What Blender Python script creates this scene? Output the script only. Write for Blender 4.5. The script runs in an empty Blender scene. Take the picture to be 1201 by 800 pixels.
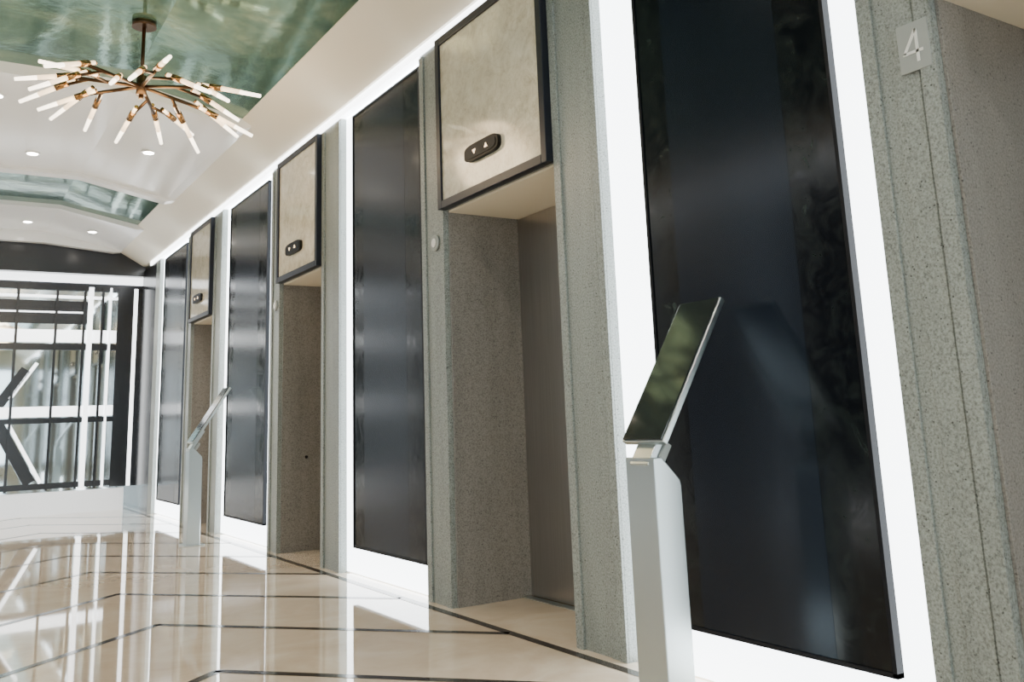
import bpy, bmesh, math, random
from mathutils import Vector, Matrix
random.seed(4)
W=4.2            # corridor width, right wall face at x=0, left wall face at x=-W
FZ=.065          # finished floor level
# ------------------------------------------------------------------ materials
def mat(name, color=(.5,.5,.5), rough=.5, metal=0., emit=None, estr=0., spec=.5):
    m=bpy.data.materials.new(name); m.use_nodes=True
    b=m.node_tree.nodes["Principled BSDF"]
    b.inputs["Base Color"].default_value=(*color,1); b.inputs["Roughness"].default_value=rough
    b.inputs["Metallic"].default_value=metal; b.inputs["Specular IOR Level"].default_value=spec
    if emit: b.inputs["Emission Color"].default_value=(*emit,1); b.inputs["Emission Strength"].default_value=estr
    return m
def nodes(m): return m.node_tree.nodes, m.node_tree.links, m.node_tree.nodes["Principled BSDF"]
def ramp(N,stops):
    r=N.new("ShaderNodeValToRGB"); e=r.color_ramp.elements
    e[0].position=stops[0][0]; e[0].color=(*stops[0][1],1); e[1].position=stops[-1][0]; e[1].color=(*stops[-1][1],1)
    for p,c in stops[1:-1]:
        x=e.new(p); x.color=(*c,1)
    return r
def noise(N,L,scale,detail=4,vec=None,rough=.6,dist=0):
    n=N.new("ShaderNodeTexNoise"); n.inputs["Scale"].default_value=scale; n.inputs["Detail"].default_value=detail
    n.inputs["Roughness"].default_value=rough; n.inputs["Distortion"].default_value=dist
    if vec is not None: L.new(vec,n.inputs["Vector"])
    return n
def coord(N,L,scale=(1,1,1)):
    t=N.new("ShaderNodeTexCoord"); mp=N.new("ShaderNodeMapping"); mp.inputs["Scale"].default_value=scale
    L.new(t.outputs["Object"],mp.inputs["Vector"]); return mp.outputs["Vector"]
def mix(N,L,fac,a,b,mode='MIX'):
    m=N.new("ShaderNodeMix"); m.data_type='RGBA'; m.blend_type=mode
    for s,v in ((0,fac),(6,a),(7,b)):
        if hasattr(v,"links"): L.new(v,m.inputs[s])
        elif s==0: m.inputs[0].default_value=v
        else: m.inputs[s].default_value=(*v,1)
    return m.outputs[2]

def granite(name,c_light,c_mid,c_dark,rough=.35):
    m=mat(name,c_mid,rough); N,L,b=nodes(m); v=coord(N,L)
    n1=noise(N,L,140,3,v); r1=ramp(N,[(.33,c_dark),(.48,c_mid),(.66,c_light)]); L.new(n1.outputs[0],r1.inputs[0])
    vo=N.new("ShaderNodeTexVoronoi"); vo.inputs["Scale"].default_value=75; L.new(v,vo.inputs["Vector"])
    r2=ramp(N,[(.16,(.2,.2,.2)),(.27,(1,1,1))]); L.new(vo.outputs["Distance"],r2.inputs[0])
    n2=noise(N,L,26,3,v); r3=ramp(N,[(.52,(1,1,1)),(.62,(0,0,0))]); L.new(n2.outputs[0],r3.inputs[0])
    sp=mix(N,L,1.0,r2.outputs[0],r3.outputs[0],'LIGHTEN')
    c=mix(N,L,1.0,r1.outputs[0],sp,'MULTIPLY')
    v2=coord(N,L,(6,6,.7)); n4=noise(N,L,1.6,4,v2); r4=ramp(N,[(.3,(.84,.84,.84)),(.7,(1.06,1.06,1.06))]); L.new(n4.outputs[0],r4.inputs[0])
    c=mix(N,L,1.0,c,r4.outputs[0],'MULTIPLY')
    L.new(c,b.inputs["Base Color"]); return m
M={}
M['granite']=granite("speckled_granite",(.34,.38,.365),(.255,.285,.27),(.14,.158,.15))
M['granite_jamb']=granite("jamb_granite",(.30,.29,.27),(.235,.225,.21),(.15,.142,.13),.3)
M['glow']=mat("backlit_white",(.9,.95,1),.4,0,(.90,.96,1.),7.5)
M['glow_left']=mat("backlit_white_dim",(.9,.95,1),.4,0,(.92,.97,1.),2.5)
M['glow_soft']=mat("cove_white",(.9,.95,1),.4,0,(.95,.98,1.),7.0)
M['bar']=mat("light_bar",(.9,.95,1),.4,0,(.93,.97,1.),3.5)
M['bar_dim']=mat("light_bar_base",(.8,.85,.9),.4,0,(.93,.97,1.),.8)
M['black']=mat("black_frame",(.008,.009,.012),.22,0)
M['edge']=mat("black_frame_matte",(.006,.007,.010),.5,0,spec=.2)
M['frame_navy']=mat("dark_bronze_frame",(.016,.019,.028),.35,.3,spec=.3)
m=mat("satin_dark_glass",(.012,.016,.024),.20,0,spec=.36); N,L,b=nodes(m); v=coord(N,L,(1,1,.25))
b.inputs["Specular Tint"].default_value=(.8,.88,1,1)
n=noise(N,L,3,4,v); r=ramp(N,[(.3,(.003,.005,.010)),(.75,(.006,.010,.018))]); L.new(n.outputs[0],r.inputs[0]); L.new(r.outputs[0],b.inputs["Base Color"]); M['satin']=m
m=mat("mottled_black_glass",(.01,.01,.012),.12,0,spec=.32); N,L,b=nodes(m); v=coord(N,L)
n=noise(N,L,9,6,v,.7,1.2); r=ramp(N,[(.48,(.003,.004,.006)),(.64,(.006,.010,.010)),(.76,(.032,.05,.042))]); L.new(n.outputs[0],r.inputs[0]); L.new(r.outputs[0],b.inputs["Base Color"])
rr=ramp(N,[(.4,(.12,.12,.12)),(.7,(.24,.24,.24))]); L.new(n.outputs[0],rr.inputs[0]); L.new(rr.outputs[0],b.inputs["Roughness"]); M['mottled']=m
m=mat("cream_glazed_marble",(.5,.47,.38),.10,0); N,L,b=nodes(m); v=coord(N,L)
n=noise(N,L,9,9,v,.8,.5); r=ramp(N,[(.32,(.50,.45,.33)),(.5,(.69,.64,.50)),(.68,(.82,.78,.65))]); L.new(n.outputs[0],r.inputs[0])
n2=noise(N,L,3.5,6,v,.6,1.5); r2=ramp(N,[(.485,(1,1,1)),(.5,(.86,.84,.78)),(.515,(1,1,1))]); L.new(n2.outputs[0],r2.inputs[0])
L.new(mix(N,L,1.0,r.outputs[0],r2.outputs[0],'MULTIPLY'),b.inputs["Base Color"]); M['cream']=m
m=mat("brushed_steel_door",(.36,.33,.30),.28,1.); N,L,b=nodes(m); v=coord(N,L,(160,160,1.5))
n=noise(N,L,1,3,v); r=ramp(N,[(.3,(.47,.45,.43)),(.7,(.56,.54,.52))]); L.new(n.outputs[0],r.inputs[0]); L.new(r.outputs[0],b.inputs["Base Color"]); M['steel']=m
M['alu']=mat("satin_aluminium",(.52,.58,.58),.28,1.)
M['screen']=mat("tablet_screen",(.012,.014,.016),.07,0)
M['lantern']=mat("lantern_black",(.010,.009,.008),.45,0,spec=.15)
M['white_plaque']=mat("white_plaque",(.33,.36,.35),.3)
M['grey_ink']=mat("engraved_digit",(.8,.82,.8),.4)
M['bronze']=mat("dark_bronze",(.07,.04,.02),.3,.9)
M['brass']=mat("brass_clamp",(.40,.22,.09),.25,1.)
M['tube']=mat("frosted_tube",(1,.9,.75),.4,0,(1,.70,.40),3.2)
M['tube_end']=mat("frosted_tube_tip",(1,.95,.85),.4,0,(1,.86,.66),6.0)
M['lamp']=mat("downlight_lens",(1,1,1),.4,0,(1,.93,.82),35.)
M['plaster']=mat("cream_plaster",(.85,.79,.65),.4)
M['white']=mat("glossy_white_ceiling",(.92,.91,.88),.15)
M['mirror']=mat("grey_mirror",(.62,.68,.69),.04,1.)
M['inlay']=mat("dark_inlay",(.03,.024,.02),.1)
M['day']=mat("daylight_glass",(.7,.8,.9),.1,0,(.80,.92,1.),5.0)
m=mat("green_lacquer_ceiling",(.12,.2,.15),.10,.7); N,L,b=nodes(m); v=coord(N,L)
n=noise(N,L,2.2,7,v,.65,.6); r=ramp(N,[(.3,(.06,.13,.11)),(.5,(.12,.23,.18)),(.7,(.28,.38,.26))]); L.new(n.outputs[0],r.inputs[0]); L.new(r.outputs[0],b.inputs["Base Color"])
n=noise(N,L,4,3,v); bp=N.new("ShaderNodeBump"); bp.inputs["Strength"].default_value=.09; bp.inputs["Distance"].default_value=.02; L.new(n.outputs[0],bp.inputs["Height"]); L.new(bp.outputs[0],b.inputs["Normal"]); M['green']=m
m=mat("cream_polished_marble",(.72,.64,.52),.045,0); N,L,b=nodes(m); v=coord(N,L)
n=noise(N,L,2.2,8,v,.65,.9); r=ramp(N,[(.3,(.60,.48,.35)),(.5,(.69,.57,.43)),(.7,(.77,.67,.53))]); L.new(n.outputs[0],r.inputs[0]); L.new(r.outputs[0],b.inputs["Base Color"])
b.inputs["Coat Weight"].default_value=.6; b.inputs["Coat Roughness"].default_value=.02; M['floor']=m

# ------------------------------------------------------------------ geometry helpers
def box(bm,x0,x1,y0,y1,z0,z1,mi=0,side=1):
    if side<0: x0,x1=-W-x1,-W-x0
    vs=[bm.verts.new((x,y,z)) for x in (x0,x1) for y in (y0,y1) for z in (z0,z1)]
    for f in ((0,1,3,2),(4,6,7,5),(0,4,5,1),(2,3,7,6),(0,2,6,4),(1,5,7,3)):
        bm.faces.new([vs[i] for i in f]).material_index=mi
def finish(bm,name,mats,parent=None,bevel=0):
    bmesh.ops.recalc_face_normals(bm,faces=bm.faces)
    me=bpy.data.meshes.new(name); bm.to_mesh(me); bm.free()
    for k in mats: me.materials.append(M[k])
    o=bpy.data.objects.new(name,me); bpy.context.collection.objects.link(o)
    if parent: o.parent=parent
    if bevel:
        md=o.modifiers.new("bevel",'BEVEL'); md.width=bevel; md.segments=2; md.limit_method='ANGLE'
    return o
def empty(name):
    o=bpy.data.objects.new(name,None); bpy.context.collection.objects.link(o); o.empty_display_size=.1; return o
def simple(name,mats,boxes,parent=None,bevel=0,side=1):
    bm=bmesh.new()
    for q in boxes: box(bm,*q[:6],q[6] if len(q)>6 else 0,side)
    return finish(bm,name,mats,parent,bevel)
def cyl(bm,p0,p1,r0,r1=None,seg=16,mi=0):
    p0,p1=Vector(p0),Vector(p1); r1=r0 if r1 is None else r1; d=p1-p0
    rot=d.to_track_quat('Z','Y').to_matrix().to_4x4()
    g=bmesh.ops.create_cone(bm,cap_ends=True,segments=seg,radius1=r0,radius2=r1,depth=d.length,matrix=Matrix.Translation((p0+p1)/2)@rot)
    fs=set(f for v in g['verts'] for f in v.link_faces)
    for f in fs: f.material_index=mi; f.smooth=len(f.verts)==4
    return g['verts']

# ------------------------------------------------------------------ floor
Y0,Y1=-4.0,13.1
simple("floor",['floor'],[(-W-.6,.6,Y0,Y1,-.1,FZ)])
bm=bmesh.new()
def strip(bm,a,b,w,z=.0012):
    z+=FZ
    a,b=Vector((*a,0)),Vector((*b,0)); d=(b-a).normalized(); n=Vector((-d.y,d.x,0))*w/2
    a-=d*w*.2; b+=d*w*.2
    vs=[bm.verts.new((p.x,p.y,z)) for p in (a-n,b-n,b+n,a+n)]; bm.faces.new(vs)
for x in (-.075,-W+.075): strip(bm,(x,Y0),(x,Y1),.045)
k=-6
while True:
    y=3.70+1.12*k
    if y>13: break
    xs=[-.09,-1.31,-2.1,-2.89,-W+.09]; ys=[y,y+1.35,y+.7,y+1.35,y]
    for i in range(4):
        if max(ys)<13 and min(ys)>-4 : strip(bm,(xs[i],ys[i]),(xs[i+1],ys[i+1]),.045)
    k+=1
finish(bm,"trim_floor_inlay",['inlay'])

# ------------------------------------------------------------------ side walls
thin=[(-1.62,-1.37),(1.39,1.63),(4.36,4.63),(7.18,7.42),(10.15,10.40)]
thick=[(-3.1,-2.72),(-.05,.29),(2.95,3.28),(5.90,6.24),(8.98,9.27),(11.92,12.15)]
recess=[(-2.72,-1.62),(.29,1.39),(3.28,4.36),(6.24,7.18),(9.27,10.15)]
panels=[(-1.37,-.05,-1.2,-.3),(1.63,2.95,1.765,2.70),(4.63,5.90,4.68,5.72),(7.42,8.98,7.60,8.78),(10.40,11.92,10.58,11.72)]
ZB,ZT=2.17,3.17
def side_wall(side,name):
    bs=[(.5,.62,Y0,Y1,0,3.5)]
    for a,b in thin+thick: bs.append((0,.5,a,b,0,ZT+.02))
    for a,b in recess: bs.append((0,.5,a,b,ZB,ZT+.02))
    for p in panels: bs.append((.08,.5,p[0],p[1],0,ZT+.02))
    bs.append((0,.5,Y0,-3.1,0,ZT+.02)); bs.append((0,.5,12.15,Y1,0,ZT+.02,2))
    bs.append((0.0,.5,Y0,Y1,3.24,3.5,3))
    for a,b in recess:
        bs+=[(.02,.5,a,a+.012,0,ZB,1),(.02,.5,b-.012,b,0,ZB,1),(.02,.5,a+.012,b-.012,ZB-.012,ZB,3)]
    for a,b in thick:
        if a<11: bs+=[(-.012,0,a,a+.045,0,ZT,0),(-.006,0,a+.052,a+.10,0,ZT,0),(-.012,0,b-.05,b,0,ZT,0)]
    for a,b in thin: bs+=[(-.012,0,a,a+.05,0,ZT,0),(-.010,0,b-.05,b,0,ZT,0),(-.004,0,a+.06,b-.10,0,ZT,0)]
    simple(name,['granite','granite_jamb','black','plaster'],bs,side=side,bevel=.004)
    simple("trim_cove_light",['glow_soft'],[(-.012,.10,Y0,Y1-.6,3.19,3.24)],side=side)
side_wall(1,"wall_right"); side_wall(-1,"wall_left")

def wall_panel(p,side):
    A,B,a,b=p; e=empty("backlit_glass_wall_panel")
    simple("glow_backing",['glow' if side>0 else 'glow_left'],[(.045,.078,A+.002,B-.002,FZ+.01,ZT+.015)],e,side=side)
    z0,z1=.24,ZT-.02; sb=(b-a)*.17
    simple("frame",['edge'],[(.014,.045,a,a+.014,z0,z1),(.014,.045,b-.014,b,z0,z1),(.014,.045,a,b,z0,z0+.014),(.014,.045,a,b,z1-.014,z1)],e,side=side)
    simple("mottled_bands",['mottled'],[(.0195,.044,a+.014,a+sb+.05,z0+.014,z1-.014),(.0195,.044,b-sb,b-.014,z0+.014,z1-.014)],e,side=side)
    simple("satin_centre",['satin'],[(.019,.044,a+sb+.05,b-sb,z0+.014,z1-.014)],e,side=side)
for p in panels:
    for s in (1,-1): wall_panel(p,s)

def elevator(r,side):
    a,b=r; e=empty("elevator_door"); m=(a+b)/2
    simple("leaf_1",['steel'],[(.465,.49,a+.015,m-.002,FZ+.006,ZB-.014)],e,.002,side)
    simple("leaf_2",['steel'],[(.475,.498,m+.002,b-.014,FZ+.006,ZB-.014)],e,.002,side)
    simple("sill",['alu'],[(.42,.465,a+.014,b-.014,FZ,FZ+.006)],e,0,side)
    t=empty("elevator_transom_panel"); z0,z1=ZB-.005,ZT; fw=.045; X=-.05
    b2=b-.01
    simple("frame",['frame_navy'],[(X,-.001,a,a+fw,z0,z1),(X,-.001,b2-fw,b2,z0,z1),(X,-.001,a+fw,b2-fw,z0,z0+fw),(X,-.001,a+fw,b2-fw,z1-fw,z1)],t,.003,side)
    simple("marble_face",['cream'],[(X+.012,-.001,a+fw,b2-fw,z0+fw,z1-fw)],t,0,side)
    def oval(nm,hw,hh,x0,x1,mt):
        bm=bmesh.new(); ov=[]
        for q in range(40):
            th=2*math.pi*q/40; c,s=math.cos(th),math.sin(th)
            ov.append((m+.03+hw*math.copysign(abs(c)**.45,c),z0+.22+hh*math.copysign(abs(s)**.55,s)))
        if side<0: x0,x1=-W-x0,-W-x1
        f=[bm.verts.new((x0,y,z)) for y,z in ov]; g=[bm.verts.new((x1,y,z)) for y,z in ov]
        bm.faces.new(f); bm.faces.new(g[::-1])
        for q in range(40): bm.faces.new((f[q],f[(q+1)%40],g[(q+1)%40],g[q]))
        finish(bm,nm,[mt],t)
    oval("lantern_rim",.17,.045,X-.010,X+.013,'lantern'); oval("lantern_lens",.15,.032,X-.013,X-.009,'edge')
    bm=bmesh.new(); bx=(X-.016,X-.0125)
    if side<0: bx=(-W-bx[0],-W-bx[1])
    for yo,s in ((-.06,1),(.06,-1)):      # up / down arrow LEDs
        A=[(m+.03+yo-.015,-.010*s),(m+.03+yo+.015,-.010*s),(m+.03+yo,.013*s)]
        f=[bm.verts.new((bx[0],y,z0+.22+z)) for y,z in A]; g=[bm.verts.new((bx[1],y,z0+.22+z)) for y,z in A]
        bm.faces.new(f); bm.faces.new(g[::-1])
        for q in range(3): bm.faces.new((f[q],f[(q+1)%3],g[(q+1)%3],g[q]))
    finish(bm,"lantern_arrows",['tube'],t)
for r in recess:
    for s in (1,-1): elevator(r,s)

def plaque(y,z):
    e=empty("floor_number_plaque")
    simple("plate",['white_plaque'],[(-.015,-.0105,y-.05,y+.05,z-.075,z+.075)],e,.002)
    bm=bmesh.new(); X0,X1=-.017,-.0152
    def bar(p,q,w=.009):
        p=Vector((0,*p)); q=Vector((0,*q)); d=(q-p).normalized(); n=Vector((0,-d.z,d.y))*w/2
        c=[p-n,q-n,q+n,p+n]; A=[bm.verts.new((X0,y+v.y,z+v.z)) for v in c]; B=[bm.verts.new((X1,y+v.y,z+v.z)) for v in c]
        bm.faces.new(A); bm.faces.new(B[::-1])
        for i in range(4): j=(i+1)%4; bm.faces.new((A[i],A[j],B[j],B[i]))
    bar((-.012,-.05),(-.012,.05)); bar((-.012,.05),(.030,-.018)); bar((.034,-.018),(-.030,-.018))
    finish(bm,"digit_four",['grey_ink'],e)
plaque(1.45,2.03)
def indicator(y,z):
    e=empty("call_indicator"); bm=bmesh.new(); cyl(bm,(-.024,y,z),(-.0125,y,z),.045,seg=32)
    finish(bm,"disc",['white_plaque'],e,.002); bm=bmesh.new(); cyl(bm,(-.028,y,z),(-.024,y,z),.025,seg=24); finish(bm,"lens",['grey_ink'],e)
for y in (4.45,7.26): indicator(y,2.0)
for b,x,z in ((1.39,.22,.78),(1.39,.27,.38),(7.18,.22,.78)):
    bm=bmesh.new(); cyl(bm,(x,b-.020,z),(x,b-.0125,z),.012,seg=20); finish(bm,"jamb_sensor",['black'])

# ------------------------------------------------------------------ destination kiosks
def kiosk(y):
    e=empty("elevator_kiosk"); ya,yb=y-.09,y+.09
    bm=bmesh.new()
    prof=[(-.435,FZ),(-.435,.87),(-.40,.87),(-.33,.80),(-.325,.78),(-.325,FZ)]
    A=[bm.verts.new((x,ya+.02,z)) for x,z in prof]; B=[bm.verts.new((x,yb-.02,z)) for x,z in prof]
    bm.faces.new(A); bm.faces.new(B[::-1])
    for i in range(len(prof)): j=(i+1)%len(prof); bm.faces.new((A[i],A[j],B[j],B[i]))
    finish(bm,"post",['alu'],e,.004)
    simple("base_plate",['alu'],[(-.46,-.29,ya-.01,yb+.01,FZ,FZ+.012)],e,.002)
    d=Vector((.30,0,.46)).normalized(); n=Vector((-d.z,0,d.x))
    o=Vector((-.42,0,.92)); Ln=.56
    def slab(name,mt,u0,u1,w0,w1,y0,y1,bev):
        bm=bmesh.new(); vs=[]
        for yy in (y0,y1):
            for u,w in ((u0,w0),(u1,w0),(u1,w1),(u0,w1)):
                p=o+d*u+n*w; vs.append(bm.verts.new((p.x,yy,p.z)))
        bm.faces.new(vs[:4]); bm.faces.new(vs[4:][::-1])
        for i in range(4): j=(i+1)%4; bm.faces.new((vs[i],vs[j],vs[4+j],vs[4+i]))
        finish(bm,name,[mt],e,bev)
    slab("tablet_housing",'alu',0,Ln,-.022,0,ya-.01,yb+.01,.003)
    slab("tablet_screen",'screen',.006,Ln-.006,.0005,.006,ya-.004,yb+.004,.001)
    slab("neck",'alu',-.07,.14,-.048,-.0215,y-.045,y+.045,.003)
    slab("hinge",'white_plaque',-.10,.03,-.075,-.048,y-.055,y+.055,.004)
for y in (2.30,8.30): kiosk(y)

# ------------------------------------------------------------------ ceiling
def extr(bm,prof,y0,y1,mi=0):
    A=[bm.verts.new((x,y0,z)) for x,z in prof]; B=[bm.verts.new((x,y1,z)) for x,z in prof]
    n=len(prof); bm.faces.new(A).material_index=mi; bm.faces.new(B[::-1]).material_index=mi
    for i in range(n): j=(i+1)%n; bm.faces.new((A[i],A[j],B[j],B[i])).material_index=mi
def mir(pts): return pts+[(-W-x,z) for x,z in reversed(pts)]
E=[(-.39,3.46),(-1.25,3.63)]
bm=bmesh.new(); extr(bm,mir(E)+[(-W-.0,3.9),(0,3.9)],Y0,Y1); finish(bm,"ceiling",['green'])
for s in (1,-1):
    bm=bmesh.new(); pr=[(0.0,3.24),(-.03,3.24),(-.40,3.455),(-.40,3.50),(0.0,3.50)]
    if s<0: pr=[(-W-x,z) for x,z in pr]
    extr(bm,pr,Y0,Y1-.2); finish(bm,"trim_bulkhead",['plaster'])
def drop(y0,y1,t,tc=None):
    tc=t if tc is None else tc
    bm=bmesh.new()
    lo=mir([(-.33,3.42-t*.3),(-.42,3.455-t),(-1.25,3.63-tc)])
    hi=[(x,3.66 if abs(x+W/2)<1 else 3.5) for x,z in mir([(-.33,0),(-.42,0),(-1.25,0)])][::-1]
    extr(bm,lo+hi,y0,y1); finish(bm,"trim_ceiling_soffit",['white'])
drop(7.02,9.75,.045); drop(11.32,12.84,.03)
drop(6.98,7.12,.085); drop(9.64,9.78,.08); drop(11.29,11.4,.05); drop(12.75,12.86,.07,.17)
bm=bmesh.new(); extr(bm,[(0,3.1),(-W,3.1),(-W,3.7),(0,3.7)],12.88,13.1); finish(bm,"trim_end_header",['black'])
def downlight(x,y,z):
    e=empty("recessed_downlight"); bm=bmesh.new(); cyl(bm,(x,y,z-.008),(x,y,z),.065,seg=28); finish(bm,"ring",['white'],e)
    bm=bmesh.new(); cyl(bm,(x,y,z-.011),(x,y,z-.008),.045,seg=28); finish(bm,"lens",['lamp'],e)
    l=bpy.data.lights.new("lamp",'SPOT'); l.energy=120; l.spot_size=2.3; l.spot_blend=.7; l.color=(1,.88,.72); l.shadow_soft_size=.05
    o=bpy.data.objects.new("lamp",l); bpy.context.collection.objects.link(o); o.location=(x,y,z-.03); o.parent=e
for x,y in ((-1.72,9.1),(-.85,8.35),(-2.9,8.6),(-1.5,12.2),(-.8,12.0),(-2.1,7.6)):
    z=(3.585 if y<11 else 3.60) if x<-1.25 else 3.455+(3.63-3.455)*(-.42-x)/.83-.045
    downlight(x,y,z-.001)
for x,y in ((-1.4,3.0),(-2.8,3.0),(-1.4,.5),(-2.8,.5),(-1.4,-2),(-2.8,-2)): downlight(x,y,3.629)  # unseen downlights, added to raise the ambient light

# ------------------------------------------------------------------ chandelier
def chandelier(cx,cy,zc,zh):
    e=empty("branching_chandelier"); H=Vector((cx,cy,zh))
    bm=bmesh.new(); cyl(bm,(cx,cy,zc-.035),(cx,cy,zc),.075,seg=32); cyl(bm,(cx,cy,zh),(cx,cy,zc),.012)
    cyl(bm,(cx,cy,zh-.06),(cx,cy,zh+.07),.032,seg=20); cyl(bm,(cx,cy,zh-.085),(cx,cy,zh-.06),.015)
    tb=bmesh.new(); br=bmesh.new()
    n=7
    for i in range(n):
        a=2*math.pi*(i+.25+.25*random.random())/n; el=random.uniform(-.14,.10); R=random.uniform(.42,.52)
        d=Vector((math.cos(a)*math.cos(el),math.sin(a)*math.cos(el),math.sin(el)))
        p=H+d*R; cyl(bm,H,p,.012,seg=10)
        s=Vector((-d.y,d.x,0)); tips=[]
        for fr,ba,ln in ((.45,.75,.20),(.68,-.62,.18)):
            q=H+d*(R*fr)
            dd=(d*math.cos(ba)+s*math.sin(ba)+Vector((0,0,random.uniform(-.35,.0)))).normalized()
            qq=q+dd*ln; cyl(bm,q,qq,.010,seg=8); tips.append((qq,dd))
        tips.append((p,d))
        for t,dd in tips:
            dd=(dd*.75+d*.25+Vector((0,0,random.uniform(-.55,-.02)))).normalized()
            cyl(br,t-dd*.04,t+dd*.04,.020,seg=16)
            l1=random.uniform(.24,.31)
            cyl(tb,t+dd*.04,t+dd*l1*.55,.015,.014,seg=14); cyl(tb,t+dd*l1*.55,t+dd*l1,.014,.011,seg=14,mi=1)
            cyl(tb,t-dd*.09,t-dd*.04,.013,seg=14)
            cyl(br,t-dd*.10,t-dd*.09,.014,seg=14)
    finish(bm,"bronze_arms",['bronze'],e); finish(br,"brass_clamps",['brass'],e); finish(tb,"glass_tubes",['tube','tube_end'],e)
    l=bpy.data.lights.new("glow",'POINT'); l.energy=45; l.color=(1,.74,.44); l.shadow_soft_size=.3
    o=bpy.data.objects.new("glow",l); bpy.context.collection.objects.link(o); o.location=(cx,cy,zh-.15); o.parent=e
chandelier(-1.36,5.88,3.63,3.19)

# ------------------------------------------------------------------ end wall (mirror behind light-bar screen)
simple("wall_end",['mirror'],[(-W-.6,.6,13.1,13.2,0,3.7)])
bs=[]
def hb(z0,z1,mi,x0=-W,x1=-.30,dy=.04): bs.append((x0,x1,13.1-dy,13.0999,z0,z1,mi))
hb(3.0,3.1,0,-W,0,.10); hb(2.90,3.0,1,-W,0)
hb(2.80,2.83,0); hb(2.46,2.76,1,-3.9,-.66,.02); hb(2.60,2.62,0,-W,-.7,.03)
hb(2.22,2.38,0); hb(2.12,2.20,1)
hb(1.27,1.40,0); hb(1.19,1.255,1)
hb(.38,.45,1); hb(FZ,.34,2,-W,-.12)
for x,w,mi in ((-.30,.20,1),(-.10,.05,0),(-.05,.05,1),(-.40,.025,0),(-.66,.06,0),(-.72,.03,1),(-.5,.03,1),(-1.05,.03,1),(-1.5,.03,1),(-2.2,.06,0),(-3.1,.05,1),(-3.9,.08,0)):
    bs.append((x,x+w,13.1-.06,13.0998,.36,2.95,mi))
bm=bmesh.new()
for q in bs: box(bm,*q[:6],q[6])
def diag_reflection(p,q,w,mi):
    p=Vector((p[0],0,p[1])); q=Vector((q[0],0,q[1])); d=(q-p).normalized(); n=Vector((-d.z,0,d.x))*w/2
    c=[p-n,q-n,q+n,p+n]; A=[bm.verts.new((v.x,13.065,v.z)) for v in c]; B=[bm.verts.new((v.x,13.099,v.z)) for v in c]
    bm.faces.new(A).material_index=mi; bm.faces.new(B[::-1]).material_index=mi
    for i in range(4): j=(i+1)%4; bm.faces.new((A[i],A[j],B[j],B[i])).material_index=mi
diag_reflection((-1.50,1.20),(-1.10,.46),.04,0); diag_reflection((-1.62,1.20),(-1.22,.46),.14,1)  # slanted white and black bars stand in for reflections in the mirror
diag_reflection((-1.5,1.50),(-1.22,1.95),.04,0); diag_reflection((-1.62,1.42),(-1.34,1.87),.12,1)
finish(bm,"trim_end_light_bars_and_reflections",['bar','black','bar_dim'])
simple("wall_back",['plaster'],[(-W-.6,.6,Y0-.1,Y0,0,3.9)])
e=empty("window_1")
simple("glazing",['day'],[(-W+.3,-.3,Y0+.01,Y0+.03,.3,3.0)],e)
simple("mullions",['black'],[(x-.03,x+.03,Y0+.03,Y0+.08,.3,3.0) for x in (-W+.3,-3,-2.1,-1.2,-.3)]+[(-W+.3,-.3,Y0+.03,Y0+.08,z-.03,z+.03) for z in (.3,2.2,3.0)],e)

# ------------------------------------------------------------------ camera
f=1063.; cx,cy=600.,280.
ey=Vector((-690,-240,-f)).normalized(); ez=Vector((-200,5280,-f)).normalized()
ex=ey.cross(ez).normalized(); ez=ex.cross(ey)
cam=bpy.data.cameras.new("camera"); co=bpy.data.objects.new("camera",cam); bpy.context.collection.objects.link(co)
cam.sensor_fit='HORIZONTAL'; cam.sensor_width=36; cam.lens=36*f/1201; cam.shift_x=.5/1201; cam.shift_y=-(400-cy)/1201; cam.clip_start=.02
R=Matrix((ex,ey,ez)); co.matrix_world=Matrix.Translation((-2.37,0,1.0))@R.to_4x4()
bpy.context.scene.camera=co
w=bpy.data.worlds.new("world"); bpy.context.scene.world=w; w.use_nodes=True
w.node_tree.nodes["Background"].inputs[0].default_value=(.8,.85,.9,1); w.node_tree.nodes["Background"].inputs[1].default_value=.3
